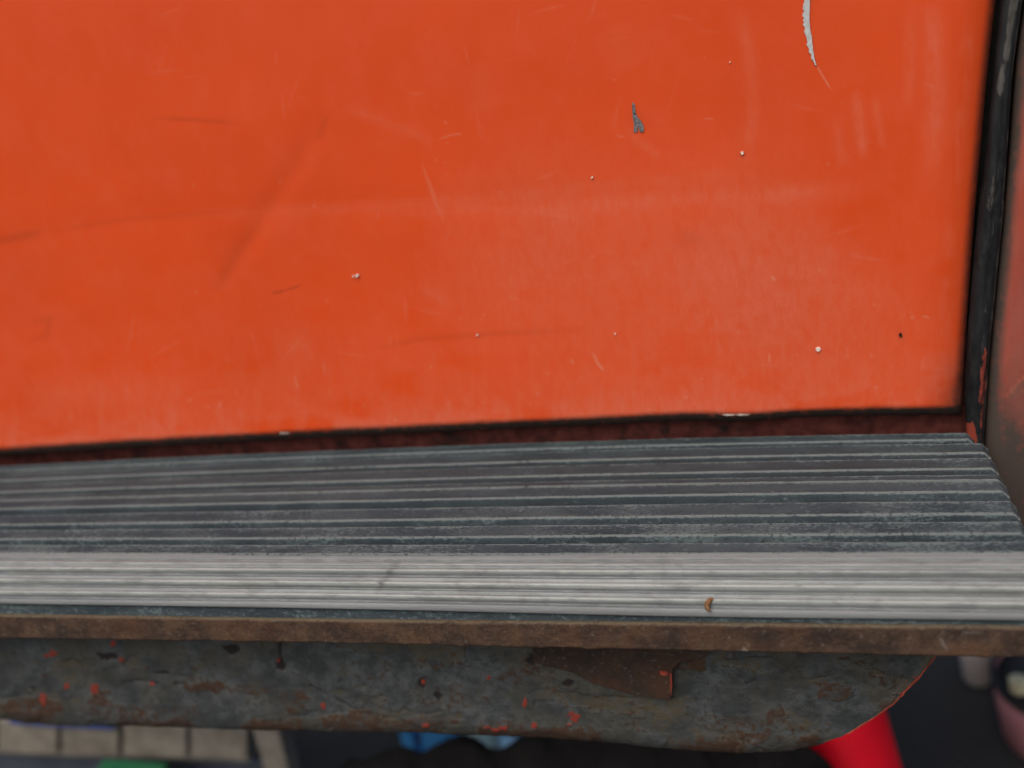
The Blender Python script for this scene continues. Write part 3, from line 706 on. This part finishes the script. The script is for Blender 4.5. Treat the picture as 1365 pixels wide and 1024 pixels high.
# ------------------------------------------------------------------ things stored on the ground beyond, under the truck
M_WOOD = simple('pale_crate_wood', (0.20, 0.18, 0.15), 0.3, 25, 0.8, 0.2, dirt=(0.12, 0.10, 0.08), dirt_amt=0.5)
M_BLUE = simple('blue_plastic', (0.045, 0.22, 0.52), 0.15, 20, 0.4, 0.5)
M_LBLUE = simple('pale_blue_plastic', (0.55, 0.85, 1.0), 0.1, 20, 0.4, 0.5)
M_GREEN = simple('green_plastic', (0.02, 0.16, 0.07), 0.2, 20, 0.45, 0.5)
M_NAVY = simple('navy_lid', (0.02, 0.05, 0.22), 0.2, 20, 0.4, 0.5)
M_TARP = simple('black_tarpaulin', (0.011, 0.010, 0.010), 0.25, 20, 0.85, 0.12, dirt=(0.022, 0.020, 0.019), dirt_amt=0.5)
M_RED = simple('signal_red_plastic', (0.95, 0.006, 0.025), 0.06, 12, 0.5, 0.3)
M_PINK = simple('faded_pink_plastic', (0.40, 0.18, 0.19), 0.12, 16, 0.5, 0.4)
M_BLACK = simple('plain_black', (0.018, 0.018, 0.019), 0.3, 30, 0.7, 0.3)
M_SLATE = simple('blue_grey_board', (0.05, 0.06, 0.08), 0.2, 20, 0.7, 0.3)
M_CUP = simple('pale_grey_plastic', (0.42, 0.38, 0.36), 0.15, 30, 0.5, 0.4)
M_CREAM = simple('cream_plastic', (0.50, 0.46, 0.30), 0.2, 60, 0.6, 0.3)

def gpt(u, v, z=GZ): return on_z(u, v, z)


# pale slatted crate at the left, under the far side of the step
def slab(name, quad, y, depth, mat, parent, bevel=0.002):
    return poly_prism(name, [tuple(on_y(a, b, y)) for a, b in quad], (0, depth, 0), mat, parent, bevel)
def rect(u0, v0, u1, v1, sl=0.030): return [(u0, v0 + u0 * sl), (u1, v0 + u1 * sl), (u1, v1 + u1 * sl), (u0, v1 + u0 * sl)]
YC = 0.44
crate = empty('slatted_crate'); tag(crate, 'pale slatted wooden crate at the left beneath the beam', 'crate')
for u0, u1 in ((-300, -190), (-184, -98), (-92, -8), (-3, 76), (82, 157), (164, 248), (254, 329)):
    slab('board', rect(u0, 961, u1, 1003), YC, 0.014, M_WOOD, crate)
slab('rail', rect(-300, 958, 332, 985), YC + 0.016, 0.02, M_WOOD, crate)
slab('rail', rect(-300, 987, 332, 1006), YC + 0.016, 0.02, M_WOOD, crate)
for u0 in (334, -338):
    q = [tuple(on_y(u, 955 + u * .03, YC - 0.004)) for u in (u0, u0 + 34)]
    pts = [q[0], q[1], (q[1][0], q[1][1], GZ), (q[0][0], q[0][1], GZ)]
    poly_prism('corner_post', pts, (0, 0.03, 0), M_WOOD, crate, 0.003)
pz = on_y(-300, 1012, YC + 0.01); pe = on_y(332, 1022, YC + 0.01)
box('lower_panel', (float(pz[0]), YC + 0.04, GZ), (float(pe[0]), YC + 0.05, float(pe[2]) - 0.02), M_SLATE, crate)
lo = on_y(18, 958, YC + 0.0); hi = on_y(157, 967, YC + 0.0)
lid = box('flat_lid', (float(lo[0]), YC - 0.010, float(on_y(90, 964, YC)[2]) ), (float(hi[0]), YC + 0.13, float(on_y(90, 956, YC)[2])), M_NAVY, None, 0.003)
tag(lid, 'navy blue flat lid lying on top of the pale slatted crate', 'lid')
g0 = on_y(122, 1036, YC - 0.05); g1 = on_y(200, 1036, YC - 0.05)
tub = empty('green_tub'); tag(tub, 'green plastic tub standing in front of the pale slatted crate', 'tub')
box('body', (float(g0[0]), YC - 0.05, GZ), (float(g1[0]), YC - 0.018, float(g0[2]) - 0.012), M_GREEN, tub, 0.006)
box('rim', (float(g0[0]) - 0.004, YC - 0.054, float(g0[2]) - 0.0115), (float(g1[0]) + 0.004, YC - 0.014, float(g0[2])), M_GREEN, tub, 0.003)

# blue crate behind the tarpaulin
YK = 0.62
bc = empty('blue_crate'); tag(bc, 'blue plastic crate with open sides behind the black tarpaulin', 'crate')
x0 = float(on_y(533, 980, YK)[0]); x1 = float(on_y(700, 985, YK)[0]); ztop = float(on_y(600, 955, YK)[2])
wdt = (x1 - x0)
for k, (a0, a1) in enumerate(((0, .10), (.17, .46), (.53, .62), (.90, 1.0))):
    box('post', (x0 + a0 * wdt, YK, GZ), (x0 + a1 * wdt, YK + 0.008, ztop), M_BLUE, bc, 0.002)
    box('post', (x0 + a0 * wdt, YK + 0.16, GZ), (x0 + a1 * wdt, YK + 0.168, ztop), M_BLUE, bc, 0.002)
for y in (YK - 0.004, YK + 0.162): box('rim', (x0 - 0.004, y, ztop + 0.0005), (x1 + 0.004, y + 0.014, ztop + 0.018), M_BLUE, bc, 0.003)
for x in (x0 + 0.001, x1 - 0.009): box('side_wall', (x, YK + 0.0085, GZ + 0.02), (x + 0.008, YK + 0.1595, ztop), M_BLUE, bc, 0.002)
box('bottom', (x0 + 0.01, YK + 0.009, GZ), (x1 - 0.01, YK + 0.159, GZ + 0.012), M_BLUE, bc, 0.002)
# pale blue jug in front of it
jug = empty('plastic_jug'); tag(jug, 'pale blue plastic jug poking up behind the black tarpaulin', 'jug')
YJ = 0.50
def jp(pts): return [tuple(on_y(a, b, YJ)) for a, b in pts]
poly_prism('handle', jp([(616, 975), (650, 974), (658, 980), (668, 1016), (656, 1018), (648, 992), (640, 987), (616, 988)]), (0, 0.02, 0), M_LBLUE, jug, 0.003)
q = jp([(610, 1016), (690, 1019)])
box('body', (q[0][0], YJ - 0.03, GZ), (q[1][0], YJ + 0.06, q[0][2]), M_LBLUE, jug, 0.012)

# crumpled black tarpaulin
sil = curve([(440, 1040), (460, 1019), (487, 1012), (515, 1000), (535, 995), (548, 998), (560, 1003), (580, 994), (612, 987), (636, 990), (652, 997), (668, 998), (690, 986), (760, 976), (850, 980), (950, 988), (1030, 992), (1085, 1000), (1100, 1012), (1130, 1050)])
ut = np.linspace(440, 1120, 200); YT = 0.36
rg = on_y(ut, sil(ut), YT)
rg[:, 2] = np.maximum(rg[:, 2], GZ + 0.004)
tq = np.linspace(-1, 1, 70)
TP = np.zeros((len(ut), len(tq), 3))
for j, t in enumerate(tq):
    fall = (1 - abs(t)**1.5)
    TP[:, j, 0] = rg[:, 0] * (1 + 0.0 * t) + 0.02 * t * (fbm(ut / 60, np.full_like(ut, t * 2), 201) - 0.5)
    TP[:, j, 1] = YT + t * (0.14 if t < 0 else 0.09)
    TP[:, j, 2] = GZ + (rg[:, 2] - GZ) * fall
UT = ut[:, None]; TT = tq[None]
fold = 0.022 * (np.abs(fbm(UT / 70 + TT * 1.4, TT * 1.6 + UT / 300, 203) - 0.5) * 2 - 0.25) + 0.008 * (fbm(UT / 22, TT * 4, 205) - 0.5)
TP[..., 2] = np.maximum(TP[..., 2] + fold * np.clip(1 - abs(TT), 0, 1)**0.5 * (np.abs(TT) > 0.03), GZ + 0.003)
tarp = grid_obj('tarpaulin', TP, M_TARP, None)
tag(tarp, 'crumpled black tarpaulin on the ground under the beam', 'tarpaulin')

# red cone
cc = on_y(1120, 1000, 0.46); cone = empty('traffic_cone', (float(cc[0]), 0.46, GZ))
tag(cone, 'bright red traffic cone half hidden behind the curved end of the beam', 'cone')
zc = float(cc[2]) - GZ
rr0 = lambda z: 0.062 + 0.20 * (zc - z)
ztip = zc + 0.20
lathe('body', [(rr0(0.022), 0.022), (rr0(zc * .5), zc * .5), (rr0(zc), zc), (rr0(ztip), ztip), (rr0(ztip) - .004, ztip + .006), (0.004, ztip + .006)], M_RED, cone, 64)
w = rr0(0) + 0.018
box('base', (-w, -w, 0.0), (w, w, 0.022), M_RED, cone, 0.008)

# pink bucket with a cream tin in it, and a grey cup
bc0 = on_z(1428, 985, GZ); bucket = empty('bucket', tuple(float(q) for q in bc0))
tag(bucket, 'faded pink plastic bucket on the ground at the right edge', 'bucket')
lathe('body', [(0.002, 0.004), (0.078, 0.002), (0.088, 0.010), (0.096, 0.06), (0.100, 0.097), (0.096, 0.097), (0.092, 0.06), (0.084, 0.016), (0.002, 0.014)], M_PINK, bucket, 64)
lathe('rim', [(0.0965, 0.096), (0.1025, 0.096), (0.104, 0.103), (0.101, 0.107), (0.096, 0.104)], M_BLACK, bucket, 64)
lathe('added_dark_disc', [(0.002, 0.099), (0.05, 0.099), (0.0945, 0.097), (0.0945, 0.08)], M_BLACK, bucket, 48)  # black disc added to darken the inside of the bucket
tp = on_z(1358, 921, GZ + 0.0995)
tin = empty('cream_tin', (float(tp[0]), float(tp[1]), float(tp[2])))
tag(tin, 'small cream coloured tin lying on top of the pink bucket', 'tin')
lathe('body', [(0.002, 0.0), (0.011, 0.0), (0.012, 0.002), (0.012, 0.012), (0.0115, 0.013)], M_CREAM, tin, 32)
lathe('lid', [(0.0122, 0.0135), (0.0128, 0.0145), (0.0128, 0.018), (0.012, 0.019), (0.002, 0.019)], M_CREAM, tin, 32)
c0 = on_z(1303, 906, GZ); cup = empty('plastic_cup', tuple(float(q) for q in c0))
tag(cup, 'pale grey tapered plastic cup standing left of the pink bucket', 'cup')
lathe('body', [(0.002, 0.002), (0.018, 0.0), (0.020, 0.004), (0.031, 0.10), (0.029, 0.10), (0.018, 0.010), (0.002, 0.008)], M_CUP, cup, 40)
lathe('rim', [(0.0305, 0.099), (0.0335, 0.100), (0.0335, 0.104), (0.0295, 0.104)], M_CUP, cup, 40)
